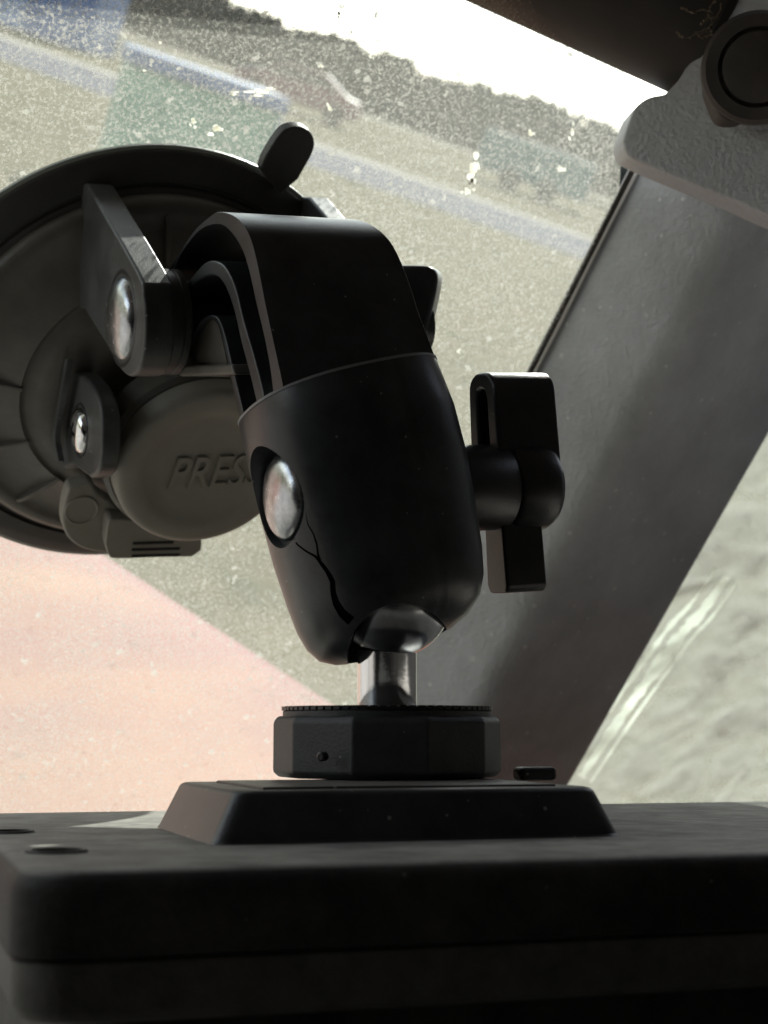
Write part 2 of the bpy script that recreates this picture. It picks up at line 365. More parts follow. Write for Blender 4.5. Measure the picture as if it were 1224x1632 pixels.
def cut(o, vf, parent):                                    # boolean difference, baked into the mesh
    c = part('cutter', vf[0], vf[1], 'gloss', parent, False)
    b = o.modifiers.new('b', 'BOOLEAN'); b.operation = 'DIFFERENCE'; b.object = c; b.solver = 'EXACT'
    dg = bpy.context.evaluated_depsgraph_get(); dg.update()
    me = bpy.data.meshes.new_from_object(o.evaluated_get(dg)); o.modifiers.clear(); old = o.data; o.data = me
    me.name = o.name
    bpy.data.objects.remove(c); return o

# ------------------------------------------------------------------ SETTING (world metres)
def wobj(name, vs, fs, m, parent=None, smooth=False):
    me = bpy.data.meshes.new(name); me.from_pydata([tuple(v) for v in vs], [], fs); me.materials.append(M[m]); me.update()
    if smooth: finish(me, True, 40)
    o = bpy.data.objects.new(name, me); COL.objects.link(o)
    if parent: o.parent = parent
    return o
g = 20
vs = [(-900+1800*i/g, -300+1800*j/g, 0) for j in range(g+1) for i in range(g+1)]
fs = [[j*(g+1)+i, j*(g+1)+i+1, (j+1)*(g+1)+i+1, (j+1)*(g+1)+i] for j in range(g) for i in range(g)]
tag(wobj('ground', vs, fs, 'field'), kind='structure', label='dry khaki grass field beyond the windscreen')
def strip(name, y0, y1, m, z, label):
    n = 60; vs = []
    for i in range(n+1):
        x = -150+300*i/n
        for y in (y0, y1): vs.append((x, y+.25*math.sin(x*.35+y)+.12*math.sin(x*1.3), z))
    tag(wobj(name, vs, [[2*i, 2*i+2, 2*i+3, 2*i+1] for i in range(n)], m), kind='structure', label=label)
strip('road', 25.5, 32.5, 'road', .004, 'grey road crossing behind the suction cup')
strip('path', 32.6, 34.4, 'verge', .008, 'pale gravel verge on the far side of the road')
strip('path', 88, 93, 'verge', .004, 'pale track in front of the far trees')
# far wood: one mass of leaf clumps
vs, fs = [], []
for i in range(42000):
    x = random.uniform(-75, 75); t = random.random()
    H = 4.0+.35*math.sin(x*.13)+.22*math.sin(x*.51+1)+.18*math.sin(x*1.3)+.12*math.sin(x*3.7)
    z = H*t**.8; y = 104+random.random()*7
    c = Vector((x, y, z)); s = random.uniform(.25, .5)
    k = len(vs)
    for q in range(3):
        vs.append(c+Vector((random.uniform(-1, 1), random.uniform(-1, 1), random.uniform(-1, 1)))*s*1.3)
    fs.append((k, k+1, k+2))
tag(wobj('woodland', vs, fs, 'leaf'), 'low dark wood along the skyline', 'wood', kind='stuff')
nh = 90; vs = []
for i in range(nh+1):
    x = -100+200*i/nh; vs += [(x, 111, 0), (x, 113, 2.9+.35*math.sin(x*.13)+.2*math.sin(x*.9)), (x, 150, 3.2)]
tag(wobj('hills', vs, [[3*i+k, 3*i+3+k, 3*i+4+k, 3*i+1+k] for i in range(nh) for k in (0, 1)], 'leaf'), kind='structure', label='low dark bank behind the wood')
def wthing(name, loc, rz, label, cat):
    o = bpy.data.objects.new(name, None); COL.objects.link(o); o.location = loc; o.rotation_euler = (0, 0, rz); return tag(o, label, cat)
def wbox(x0, x1, y0, y1, z0, z1):
    vs = [Vector((x, y, z)) for z in (z0, z1) for y in (y0, y1) for x in (x0, x1)]
    return vs, [[0, 2, 3, 1], [4, 5, 7, 6], [0, 1, 5, 4], [1, 3, 7, 5], [3, 2, 6, 7], [2, 0, 4, 6]]
def wpart(name, vf, m, parent, bev=.02):
    o = wobj(name, vf[0], vf[1], m, parent)
    if bev:
        b = o.modifiers.new('b', 'BEVEL'); b.width = bev; b.segments = 2
    return o
# green box with a blue lid, near the road
t = wthing('storage_bin', ground_at(285, 330), math.radians(20), 'green bin with a blue lid in the field behind the top of the suction cup', 'bin')
wpart('body', wbox(-.72, .52, -.35, .45, 0, 1.00), 'green', t); wpart('lid', wbox(-.76, .56, -.40, .5, 1.0, 1.13), 'blue', t)
wpart('side_panel', wbox(.525, .56, -.32, .42, .05, .97), 'pale_blue', t, .008)
# blue shed upper left
t = wthing('shed', ground_at(20, 45)+Vector((-.4, 0, 0)), 0, 'faded blue shed at the top left in front of the wood', 'shed')
b0 = wpart('wall', wbox(-4.6, 2.3, 0, 3, 0, 2.6), 'blue', t)
wpart('roof', ([Vector(p) for p in ((-4.8, -.2, 2.6), (2.5, -.2, 2.6), (2.5, 3.2, 2.6), (-4.8, 3.2, 2.6), (-4.8, 1.5, 3.4), (2.5, 1.5, 3.4))], [[0, 1, 5, 4], [2, 3, 4, 5], [0, 4, 3], [1, 2, 5], [0, 3, 2, 1]]), 'pale_blue', t)
wpart('door', wbox(-.6, .6, -.06, -.003, 0.02, 2.0), 'pale_blue', t)
# teal trailer, right
t = wthing('box_trailer', ground_at(835, 312), math.radians(-4), 'dark teal box trailer beyond the road left of the pillar', 'trailer')
wpart('body', wbox(-1.7, 1.7, 0, 1.8, .35, 1.5), 'teal', t, .05)
for sx in (-.5, .5):
    wv = lathe(Vector((sx*1.1, -.06, .32)), Vector((0, 1, 0)), [(.30, 0), (.32, .04), (.32, .16), (.3, .2)], 20); wpart('wheel', wv, 'tyre', t, 0)
wpart('drawbar', wbox(1.7, 2.6, .8, .95, .4, .5), 'tyre', t)
# maroon car
t = wthing('parked_car', ground_at(455, 178)+Vector((0, 1, 0)), math.radians(4), 'maroon car with a glint painted on its bonnet parked beyond the road', 'car')
prof = [(-2.0, .3), (-2.05, .75), (-1.2, .95), (-.6, 1.4), (.8, 1.42), (1.5, 1.0), (2.0, .9), (2.05, .35)]
wpart('body', ext([Vector((x, 0, z)) for x, z in prof], Vector((0, 1.7, 0))), 'maroon', t, .06)
wpart('window', ext([Vector((x, -.02, z)) for x, z in ((-1.05, .98), (-.55, 1.33), (.75, 1.35), (1.25, 1.02))], Vector((0, .015, 0))), 'carglass', t, 0)
wpart('bonnet', ext([Vector((x, .1, z)) for x, z in ((-1.98, .78), (-1.25, .97), (-1.28, 1.0), (-2.0, .81))], Vector((0, 1.5, 0))), 'glint', t, .005)  # bright panel painted in place of a glint
for sx in (-1.3, 1.3): wpart('wheel', lathe(Vector((sx, -.05, .33)), Vector((0, 1, 0)), [(.28, 0), (.33, .04), (.33, .2), (.28, .24)], 20), 'tyre', t, 0)

# ------------------------------------------------------------------ VEHICLE (cab seen from inside)
gX, gF, gU = cr, cf, cu                    # world X, Y, Z written in camera axes
V = thing('work_vehicle', -gU*1000+gF*300, 'red vehicle seen from inside its cab with a dusty windscreen, grey pillar and sunlit bonnet', 'vehicle')
def gpt(x, y, z): return gX*x+gF*y+gU*z    # mm from the eye
# windscreen pane: the plane of the cup
scr = [cp(-520, -420, -2), cp(1010, -60, -2), cp(985, 330, -2), cp(600, 1150, -2), cp(560, 1560, -2), cp(-620, 1500, -2)]
part('windscreen', *ext(scr, CN*-4), 'screen', V, False)
# side pane, scratched
SN = (P(905, 1240, 520)-P(1300, 560, 466)).cross(P(1500, 1250, 700)-P(1300, 560, 466)).normalized(); SK = SN.dot(P(1300, 560, 466))
def sp(px, py, off=0): return hit(px, py, SN, SK+off*(1 if SN.z > 0 else -1))
so = part('side_window', *ext([sp(780, 1400), sp(1240, 480), sp(1420, 420), sp(1420, 1500)], SN*(-3 if SN.z > 0 else 3)), 'side', V, False)
# pillar: five-point section swept along the screen edge
def pil(y):                                # left edge, ridge, right edge in pixels at height y
    t = (y-265)/(1130-265)
    xl = 1015+(576-1015)*t; dl = 382+(456-382)*t
    xr = 1461+(968-1461)*t; dr = 400+(474-400)*t
    xm = 1232+(775-1232)*t; dm = 352+(430-352)*t
    return xl, dl, xm, dm, xr, dr
vs, fs = [], []; ys = [150+i*60 for i in range(21)]
NS = 13
for y in ys:
    xl, dl, xm, dm, xr, dr = pil(y)
    A, Bm, C = P(xl, y, dl), P(xm, y, dm), P(xr, y+10, dr)
    back = (A+C)/2+Vector((0, 0, -14))
    ring = [A+Vector((.5, 0, -8)), A, A.lerp(Bm, .12), A.lerp(Bm, .45)]
    for k in range(6):                     # rounded ridge
        t = k/5; q0, q1 = A.lerp(Bm, .80), Bm.lerp(C, .18)
        ring.append(q0*(1-t)**2+Bm*2*t*(1-t)+q1*t*t)
    ring += [Bm.lerp(C, .6), C, C+Vector((-2, 0, -10)), A.lerp(C, .5)+Vector((0, 0, -55))]
    vs += ring
n = len(ring)
for j in range(len(ys)-1):
    for k in range(n): fs.append([j*n+k, j*n+(k+1) % n, (j+1)*n+(k+1) % n, (j+1)*n+k])
pl = part('pillar', vs, fs, 'pillar', V, True, sharp=60)
# glazing seal and pale sealant lip along the pillar's left edge
def edge_run(dx0, dx1, dd, y0=225, y1=1180):
    o, i = [], []
    for k in range(17):
        y = y0+(y1-y0)*k/16; xl, dl = pil(y)[:2]
        o.append(P(xl+dx0, y, dl+dd)); i.append(P(xl+dx1+.8*math.sin(k*1.7), y, dl+dd))
    return band(o, i, Vector((0, 0, -6)))
part('glazing_seal', *edge_run(-9, 1, -1.5), 'seal', V, True, bev=.5)
part('sealant_bead', *edge_run(2, 7, -2.6), 'lip', V, True, bev=.2)
# roof rail
ra, rb = P(740, -6, 352), P(1058, 138, 352)
rd = (rb-ra).normalized(); ro = (Z3.cross(rd)).normalized()
if ro.y < 0: ro = -ro
rr = 27.0
pr = []
s0, s1 = ra-rd*900, rb+rd*4
cen = ro*rr*1.0
ring = [(rr*math.cos(a), rr*math.sin(a)) for a in [2*PI*k/40 for k in range(40)]]
def rail_ring(c, f=1): return [c+ro*(y*f)+Z3*(x*f*.8) for x, y in ring]
vs = rail_ring(s0+cen)+rail_ring(s1+cen)+rail_ring(s1+rd*3+cen, .9)+rail_ring(s1+rd*4.5+cen, .7)
fs = [list(range(40))[::-1], list(range(120, 160))]
for j in range(3): fs += [[j*40+k, j*40+(k+1) % 40, (j+1)*40+(k+1) % 40, (j+1)*40+k] for k in range(40)]
part('roof_rail', vs, fs, 'rail', V, True)
# cast bracket, lower right of the rail
bpx = smooth2([(1062, 150), (1035, 155), (1012, 172), (1000, 200), (993, 225), (998, 245), (1013, 256), (1075, 283), (1130, 305), (1180, 325), (1235, 350), (1330, 390)], 3)
bpx += [(1400, 200), (1330, -60), (1180, -40), (1120, 60), (1085, 125)]
part('bracket', *ext([P(x, y, 352-(x-993)*.1) for x, y in bpx], Vector((1, 3, -22))), 'cast', V, True, bev=2.4, seg=4)
part('roof_corner_plate', *ext([P(x, y, 352) for x, y in ((1130, -40), (1150, 8), (1192, 22), (1300, 40), (1330, -60))], Vector((0, 0, -8))), 'cast', V, True, bev=1)
kc = P(1207, 108, 319); kax = (Vector((-.18, -.22, 1))).normalized()
kn = part('hinge_knuckle', *lathe(kc, kax, [(11.2, -10), (11.2, 1), (10.4, 2.2), (8.0, 2.6), (7.6, 1.2), (7.3, 1.2), (7.0, 2.9), (5, 3.6), (2, 3.9), (.3, 3.95)], 56), 'bolt', V)
kn2 = part('knuckle_arm', *ext([P(x, y, 323) for x, y in ((1128, 135), (1136, 88), (1165, 45), (1230, 20), (1300, 30), (1300, 190), (1220, 150), (1190, 190), (1150, 190))], Vector((0, 0, -9))), 'bolt', V, True, bev=2, seg=3)
# bonnet outside, with a rolled right-hand edge
E0, E1 = hit(600, 1141, gU, -252), hit(-300, 575, gU, -252)
ed = (E1-E0).normalized(); inw = gU.cross(ed).normalized()
if inw.dot(-gF) < 0: inw = -inw
pro = [(-34, -300), (-34, -60), (-31, -44), (-24, -30), (-10, -19), (8, -11), (30, -7), (60, -3.2), (100, -.6), (160, 2), (260, 3), (420, -4), (620, -20)]
vs, fs = [], []; nl = 24
for i in range(nl+1):
    s = -250+i*1150/nl
    for a, h in pro:
        vs.append(E0+ed*s+inw*(a-22+.00005*(s-350)**2)+gU*(h+4*math.sin(i*.5)*(a > 100)))
m_ = len(pro)
for i in range(nl):
    for k in range(m_-1): fs.append([i*m_+k, i*m_+k+1, (i+1)*m_+k+1, (i+1)*m_+k])
part('bonnet', vs, fs, 'hood', V, True, sharp=0, sub=1)
# unseen cab lining: roof, dash shelf, rear and side walls (left side open above its sill)
part('unseen_roof_panel', *box(gpt(300, -330, 92), gX, gF, gU, 700, 700, 12), 'unseen_trim', V, False)
part('unseen_dashboard', *box(gpt(-420, 60, -255), gX, gF, gU, 450, 330, 12), 'dash', V, True, bev=6)
part('unseen_rear_wall', *box(gpt(0, -1050, -300), gX, gF, gU, 1000, 15, 380), 'seat', V, False)
wa = sp(1410, 900); wx, wy = wa.dot(gX), wa.dot(gF)
part('unseen_side_wall', *ext([gpt(wx, wy, 90), gpt(wx, wy, -680), gpt(wx+60, -1040, -680), gpt(wx+60, -1040, 90)], gX*14), 'unseen_trim', V, False)  # unseen wall added to cut light from the right
part('unseen_side_wall', *box(gpt(-610, -350, -590), gX, gF, gU, 15, 700, 90), 'unseen_trim', V, False)
part('left_light_block', *box(gpt(-610, -560, -300), gX, gF, gU, 15, 490, 380), 'seat', V, False)  # unseen panel added to keep out light from the rear left
part('unseen_roof_panel', *box(gpt(-500, -560, 94), gX, gF, gU, 102, 470, 12), 'unseen_trim', V, False)  # unseen roof piece added against light from the upper left rear
part('unseen_cab_floor', *box(gpt(0, -350, -690), gX, gF, gU, 1000, 700, 12), 'seat', V, False)
# whitish crease in the side pane
cr_px = [(1158, 918), (1120, 972), (1085, 1010), (1045, 1065), (1005, 1120), (965, 1178), (925, 1238)]
rc = random.Random(11); cpx = smooth2(cr_px, 6)
for off_, wd_, nm in ((0, 9, 'pane_crease'), (-19, 3.4, 'pane_crease'), (15, 2.4, 'pane_crease')):
    o, i = [], []
    for k, (x, y) in enumerate(cpx):
        e = wd_*(.55+.45*math.sin(PI*min(1, k/len(cpx)*1.1)))*rc.uniform(.6, 1.25)
        o.append(sp(x-e+off_, y-e*.6+off_*.6, .5)); i.append(sp(x+e+off_, y+e*.6+off_*.6, .5))
    part(nm, *band(o, i, SN*.3), 'crease', V, False)

# splatter on the windscreen
def splat(name, px, py, r, n, core=False, ang=0, el=1.0, sd_=0):
    rnd = random.Random(sd_); vs, fs = [], []
    for q in range(n):
        c = (px+rnd.gauss(0, r*.45)*(1/el), py+rnd.gauss(0, r*.45)*el) if q else (px, py)
        rr = r*(rnd.uniform(.15, .42) if q else .5); k = rnd.randint(7, 11); pts = []
        for i in range(k):
            a = 2*PI*i/k; f = rr*rnd.uniform(.45, 1.15); x, y = f*math.cos(a)/el, f*math.sin(a)*el
            pts.append(cp(c[0]+x*math.cos(ang)-y*math.sin(ang), c[1]+x*math.sin(ang)+y*math.cos(ang), -1.8))
        a = ext(pts, CN*.25); vs, fs = join((vs, fs), a)
    part(name, vs, fs, 'splat_core' if core else 'splat', V, False)
for i, (x, y, r, n, el) in enumerate([(755, 268, 17, 9, 1.5), (745, 305, 10, 6, 1), (400, 146, 13, 5, .5), (372, 150, 7, 3, .6), (428, 140, 9, 3, .5),
                                 (308, 192, 9, 6, 1.2), (345, 205, 12, 7, .8), (230, 112, 5, 2, 1), (524, 172, 9, 6, 1.5), (255, 68, 5, 2, 1),
                                 (912, 212, 8, 5, 1.5), (845, 212, 8, 5, 1.3), (893, 270, 9, 5, 1), (590, 90, 5, 3, 1), (512, 105, 6, 3, .8),
                                 (640, 92, 4, 2, 1), (575, 400, 4, 2, 1), (730, 560, 5, 3, 1), (700, 470, 4, 2, 1)]):
    splat('dried_splatter', x, y, r, n, False, 0, el, i)
splat('dead_insect', 752, 287, 7, 3, True, 0, 1.2, 5); splat('dead_insect', 540, 22, 6, 3, True, 0, 1.2, 9)

# ------------------------------------------------------------------ COBWEB
cb = thing('cobweb', P(1130, 50, 322), 'tangled pale cobweb strands beside the hinge under the roof rail', 'cobweb')
rnd = random.Random(3); vs, fs = [], []
for q, pts in enumerate([[(1078, 50), (1088, 60), (1105, 58), (1125, 50), (1142, 30), (1150, 5)], [(1125, 52), (1135, 35), (1128, 18), (1140, 2)], [(1100, 60), (1118, 48), (1135, 50), (1160, 45), (1180, 30)],
                          [(1118, 40), (1128, 30), (1140, 28)], [(1110, 52), (1120, 60), (1140, 55), (1150, 62)], [(1085, 12), (1100, 20), (1120, 15), (1135, 22)]]):
    c = smooth2(pts, 5)
    c3 = [P(x+rnd.gauss(0, 1.2), y+rnd.gauss(0, 1.2), 322+rnd.gauss(0, .3)) for x, y in c]
    vs, fs = join((vs, fs), tube(c3, [rnd.uniform(.04, .30) for _ in c3], 6))
part('strand', vs, fs, 'web', cb)

# ------------------------------------------------------------------ DISPLAY UNIT
def D(x, y, h):                             # unit axes; origin under the nut, on the eye's level
    return O0+DX*x+DF*y+DU*h
O0 = P(617, 1165, 262)
# top plane at h=-15 (15 mm under the eye level), pad top at -8
T = thing('display_unit', D(0, -40, -40), 'black plastic device housing with a raised pad that carries the ball mount', 'device housing')
def loc2(px, py, h):                        # pixel -> (x, y) on plane h of the unit
    n = DU; k = DU.dot(O0)+h; q = hit(px, py, n, k)-O0
    return q.dot(DX), q.dot(DF)
fl = loc2(22, 1390, -15); frr = loc2(1224, 1350, -15); bl = loc2(60, 1305, -15)
FY = fl[1]-1.5; LX = fl[0]; BY = 52
def rrect(x0, x1, y0, y1, r, n=6):
    out = []
    for cx, cy, a0 in ((x1-r, y1-r, 0), (x0+r, y1-r, 90), (x0+r, y0+r, 180), (x1-r, y0+r, 270)):
        for k in range(n+1):
            a = math.radians(a0+90*k/n); out.append((cx+r*math.cos(a), cy+r*math.sin(a)))
    return out
def stack(levels):                          # levels: (outline, h)
    vs, fs = [], []; n = len(levels[0][0])
    for o, h in levels: vs += [D(x, y, h) for x, y in o]
    for j in range(len(levels)-1): fs += [[j*n+k, j*n+(k+1) % n, (j+1)*n+(k+1) % n, (j+1)*n+k] for k in range(n)]
    fs += [list(range(n))[::-1], [(len(levels)-1)*n+k for k in range(n)]]
    return vs, fs
def R(i, r=6): return rrect(LX+i, 190-i, FY+i, BY-i, r)
up_ = part('upper_shell', *stack([(R(0), -24.1), (R(0), -17.4), (R(.12), -16.8), (R(.5), -16.0), (R(1.1), -15.4), (R(1.8), -15.1), (R(2.6), -15.0)]), 'housing', T, sharp=27)
M['shell_low'] = mat('textured_dark_grey_shell', (.085, .081, .072), .6, bump=.9, bscale=1300, var=.3, vscale=200)
part('lower_shell', *stack([(R(3.2), -31.6), (R(1.4), -31), (R(.5), -29.6), (R(.2), -24.8), (R(.9), -24.4), (R(.9), -24.2)]), 'shell_low', T, sharp=50)
part('foot_rail', *stack([(R(9), -60), (R(8), -52), (R(8), -31.7)]), 'housing', T, sharp=50)
# screw holes near the left end
for (px, py, r) in ((90, 1358, 3.2), (15, 1327, 3.0)):
    x, y = loc2(px, py, -15)
    cut(up_, lathe(D(x, y, -20), DU, [(r, 0), (r, 8)], 32), T)
finish(up_.data, True, 27)
for (px, py, r) in ((90, 1358, 3.2), (15, 1327, 3.0)):
    x, y = loc2(px, py, -15)
    part('screw_hole_ring', *lathe(D(x, y, -15.0), DU, [(r, -.3), (r, .35), (r+.5, .35), (r+.8, 0)], 32, False), 'housing', T)
# raised pad
a = loc2(340, 1347, -15); b = loc2(995, 1333, -15)
px0, px1 = a[0], b[0]; pcx = (px0+px1)/2; py0 = (a[1]+b[1])/2; py1 = py0+44
def padr(i, j): return rrect(px0+i, px1-i, py0+j, py1-j*.6, 2.4, 4)
part('raised_pad', *stack([(padr(-.6, -.6), -15.3), (padr(0, 0), -14.6), (padr(2.8, 1.4), -8.8), (padr(2.95, 1.55), -8.5), (padr(3.2, 1.8), -8.25), (padr(3.5, 2.1), -8.1), (padr(3.9, 2.5), -8.0)]), 'pad', T, sharp=24)
q = loc2(845, 1243, -8)
part('release_tab', *ext([D(q[0]+x, q[1]+y-2, -8.0) for x, y in ((-3.3, -2), (3.2, -2), (3.2, 2), (-3.3, 2))], DU*2.2), 'pad', T, bev=.7)
q = loc2(420, 1250, -8)
part('inset_plate', *box(D(pcx, py0+21, -7.9), DX, DF, DU, 22, 15.5, .25), 'pad', T, bev=.2)

# ------------------------------------------------------------------ BALL MOUNT ON THE UNIT
B = thing('ball_stud', D(0, 0, -7.6), 'chromed ball stud on a faceted black locking nut, standing on the raised pad', 'ball stud')
NR = 178/F*262*1.02
def deca(r, h, ph): return [D(r*math.cos(ph+2*PI*k/10), r*math.sin(ph+2*PI*k/10), h) for k in range(10)]
ph0 = math.radians(-90-16.6-18)
lv = [(NR-1.0, -7.55), (NR, -6.6), (NR, 1.4), (NR-.5, 2.2), (NR-1.1, 2.45)]
vs = []; fs = []
for r, h in lv: vs += deca(r, h, ph0)
for j in range(4): fs += [[j*10+k, j*10+(k+1) % 10, (j+1)*10+(k+1) % 10, (j+1)*10+k] for k in range(10)]
fs += [list(range(10))[::-1], [40+k for k in range(10)]]
nut = part('locking_nut', vs, fs, 'nut', B, True, bev=.35, seg=3)
part('nut_collar', *lathe(D(0, 0, 2.3), DU, [(NR-1.6, 0), (NR-1.6, .9), (NR-2.1, 1.3)], 80), 'nut', B)
vs, fs = [], []
for k in range(72):
    a = 2*PI*k/72; c = D((NR-2.6)*math.cos(a), (NR-2.6)*math.sin(a), 3.7)
    er = DX*math.cos(a)+DF*math.sin(a); et = DF*math.cos(a)-DX*math.sin(a)
    vs, fs = join((vs, fs), box(c, er, et, DU, 1.2, .55, .32))
vs, fs = join((vs, fs), lathe(D(0, 0, 3.2), DU, [(NR-1.8, 0), (NR-1.8, .6), (NR-2.4, .75)], 72))
part('serrated_ring', vs, fs, 'gloss', B, False)
part('gate_mark', *lathe(D(0, 0, 0)+(P(512, 1206, 243)-D(0, 0, 0)), (P(512, 1206, 243)-D(0, 0, -3)).normalized(), [(.75, -1), (.75, .15), (.5, .35), (.2, .35)], 16), 'gloss', B)
SR = 47.5/F*262
BC = P(627, 955, 262)
sa = D(0, 0, 3); sb = P(617, 1040, 262)
sax = (sb-sa)
L_ = sax.length
part('stem', *lathe(sa, sax, [(SR, 0), (SR, L_*.95), (SR, L_*1.08)], 64), 'chrome', B, sharp=50)
BR = 93/F*262
bs = [(BR*math.sin(a), -BR*math.cos(a)) for a in [PI*(.02+.96*k/30) for k in range(31)]]
part('ball', *lathe(BC, DU, bs, 64), 'ball', B, sharp=0)

# ------------------------------------------------------------------ SUCTION MOUNT
Q = thing('suction_mount', CC, 'black suction cup phone mount stuck to the windscreen with a cracked ball socket arm', 'suction mount')
# socket body: loft
L2 = Vector((-.2, 0, 0))
e1 = (WX + Vector((0, .20, 0))).normalized()
e2 = Vector((.40, .25, .9)); e2 = (e2-e1*e2.dot(e1)).normalized()
sec = [((384, 665), (693, 592), 16), ((400, 735), (721, 662), 16), ((417, 805), (742, 742), 15.8), ((436, 875), (757, 825), 15.5), ((458, 940), (768, 900), 15.2),
       ((474, 985), (770, 940), 15), ((490, 1015), (764, 970), 14), ((510, 1036), (745, 997), 12), ((535, 1047), (718, 1014), 9), ((560, 1051), (690, 1023), 6)]
NSG = 144; vs, fs = [], []; e3 = e2.cross(e1).normalized()
if e3.y < 0: e3 = -e3
exn = 2.5
ang_seam = .42
for si, ((lx, ly), (rx, ry), bd) in enumerate([sec[0], sec[0]]+sec):
    d = 262; rim = (.75, .25)[si] if si < 2 else 0; rup = (.75, .62)[si] if si < 2 else 0
    c = P((lx+rx)/2, (ly+ry)/2, d); hw = math.hypot(rx-lx, ry-ly)/2/F*d
    th = math.acos(abs(e1.z)); ca = math.sqrt(1-e1.z**2)
    aa = math.sqrt(max(hw**2-(bd*e1.z)**2*.9, 4))/ca*.985
    for k in range(NSG):
        t = 2*PI*k/NSG; cx, sy = math.cos(t), math.sin(t)
        x = aa*abs(cx)**(2/exn)*(1 if cx > 0 else -1); y = bd*abs(sy)**(2/exn)*(1 if sy > 0 else -1)
        f = 1.0
        if k in (33,): f = .993
        vs.append(c+e1*(x*f*(1-rim/aa))+e2*(y*f*(1-rim/bd))+e3*rup)
for j in range(len(sec)+1): fs += [[j*NSG+k, j*NSG+(k+1) % NSG, (j+1)*NSG+(k+1) % NSG, (j+1)*NSG+k] for k in range(NSG)]
fs += [list(range(NSG))[::-1], [(len(sec)+1)*NSG+k for k in range(NSG)]]
sock = part('ball_socket', vs, fs, 'plastic', Q, True, sharp=60)
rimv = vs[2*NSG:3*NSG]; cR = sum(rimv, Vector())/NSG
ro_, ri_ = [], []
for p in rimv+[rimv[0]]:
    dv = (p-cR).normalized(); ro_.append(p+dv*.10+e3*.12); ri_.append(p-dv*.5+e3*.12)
part('rim_glint', *band(ro_, ri_, e3*.42), 'rim_highlight', Q, True)  # thin pale band: the rim's edge highlight put into the colour
# openings: round seat for the ball, notch at the front, bolt pocket, crack
cut(sock, lathe(BC, DU, [((BR+.35)*math.sin(a), -(BR+.35)*math.cos(a)) for a in [PI*(.02+.96*k/24) for k in range(25)]], 48), Q)
nc = P(641, 1052, 262); nv = -ray(641, 1052).normalized()
cut(sock, lathe(nc-nv*3, nv, [(9.1, 0), (8.6, 40)], 48), Q)
BO = wp(447, 790, 4.0); 
BOL = P(449, 792, 254)
wk = WX
cut(sock, lathe(BOL+wk*1.2, -wk, [(8.3, 0), (8.3, 12)], 48), Q)
def crack(pts, wd):
    vs, fs = [], []
    l, r = [], []
    for i, (x, y) in enumerate(pts):
        x2, y2 = pts[min(i+1, len(pts)-1)]; x1, y1 = pts[max(i-1, 0)]
        dx, dy_ = x2-x1, y2-y1; q = math.hypot(dx, dy_); nx, ny = -dy_/q, dx/q
        h = wd[i]/2; l.append(P(x+nx*h, y+ny*h, 240)); r.append(P(x-nx*h, y-ny*h, 240))
    n = len(pts)
    for i in range(n): vs += [l[i]*.9, r[i]*.9, r[i]*1.045, l[i]*1.045]
    fs = [[0, 1, 2, 3], [4*(n-1)+i for i in (3, 2, 1, 0)]]
    for i in range(n-1):
        for k in range(4): fs.append([4*i+k, 4*i+4+k, 4*i+4+(k+1) % 4, 4*i+(k+1) % 4])
    return vs, fs
cut(sock, crack([(465, 852), (474, 868), (487, 878), (503, 887), (512, 898), (521, 910), (530, 926), (531, 945), (536, 962), (546, 978), (560, 990)], [1, 3, 3, 4, 6, 7, 9, 9, 12, 14, 16]), Q)
cut(sock, crack([(487, 818), (491, 836), (500, 852), (505, 868), (507, 884), (510, 893)], [.8, 2, 2.5, 3, 3.5, 5]), Q)
finish(sock.data, True, 40)
# pivot bolt in the socket
dome = [(7.2, -3), (7.2, 0), (6.9, .6), (6.0, 1.3), (4.5, 1.9), (2.5, 2.35), (.3, 2.5)]
bo = part('bolt_head', *lathe(BOL+wk*.4, -wk, dome, 56), 'rivet', Q, sharp=0)
# arm: three nested arches
ARL = 30.5
o1 = smooth2([(262, 440), (273, 424), (308, 370), (338, 343), (354, 338), (377, 347), (396, 372), (409, 415), (422, 481), (437, 550), (452, 620), (462, 670)], 4)
i1 = smooth2([(266, 446), (277, 430), (292, 399), (319, 366), (346, 357), (365, 366), (384, 393), (396, 427), (409, 485), (422, 540), (432, 595), (440, 670)], 4)
vec = WX*ARL
part('arm_strap', *band([wp(*p) for p in o1], [wp(*p) for p in i1], vec, lambda t: .86+.14*min(1, max(0, (t-.45)/.45))), 'plastic', Q, True, bev=.9, seg=3)
o2 = smooth2([(284, 475), (290, 462), (304, 443), (323, 421), (338, 415), (354, 421), (367, 439), (377, 466), (388, 512), (404, 566), (418, 620), (428, 668)], 4)
i2 = smooth2([(289, 486), (296, 475), (308, 456), (323, 444), (342, 440), (355, 451), (365, 472), (375, 504), (384, 545), (396, 590), (408, 640), (416, 672)], 4)
part('inner_strap', *band([wp(x, y, .8) for x, y in o2], [wp(x, y, .8) for x, y in i2], WX*(ARL-1.6), lambda t: .86), 'plastic', Q, True, bev=.5, seg=3)
o3 = smooth2([(288, 566), (292, 550), (308, 523), (323, 506), (338, 502), (350, 512), (359, 539), (369, 581), (379, 622), (390, 668)], 4)
i3 = smooth2([(292, 570), (297, 553), (311, 528), (324, 512), (337, 508), (347, 517), (354, 541), (363, 583), (372, 624), (382, 670)], 4)
part('inner_strap', *band([wp(x, y, 1.2) for x, y in o3], [wp(x, y, 1.2) for x, y in i3], WX*(ARL-2.4), lambda t: .86), 'plastic', Q, True, bev=.4, seg=2)
web = i3[:len(i3)-5]+[(366, 600), (292, 600)]
part('web_plate', *ext([wp(x, y, 2.6) for x, y in web], WX*6), 'cup', Q, False)
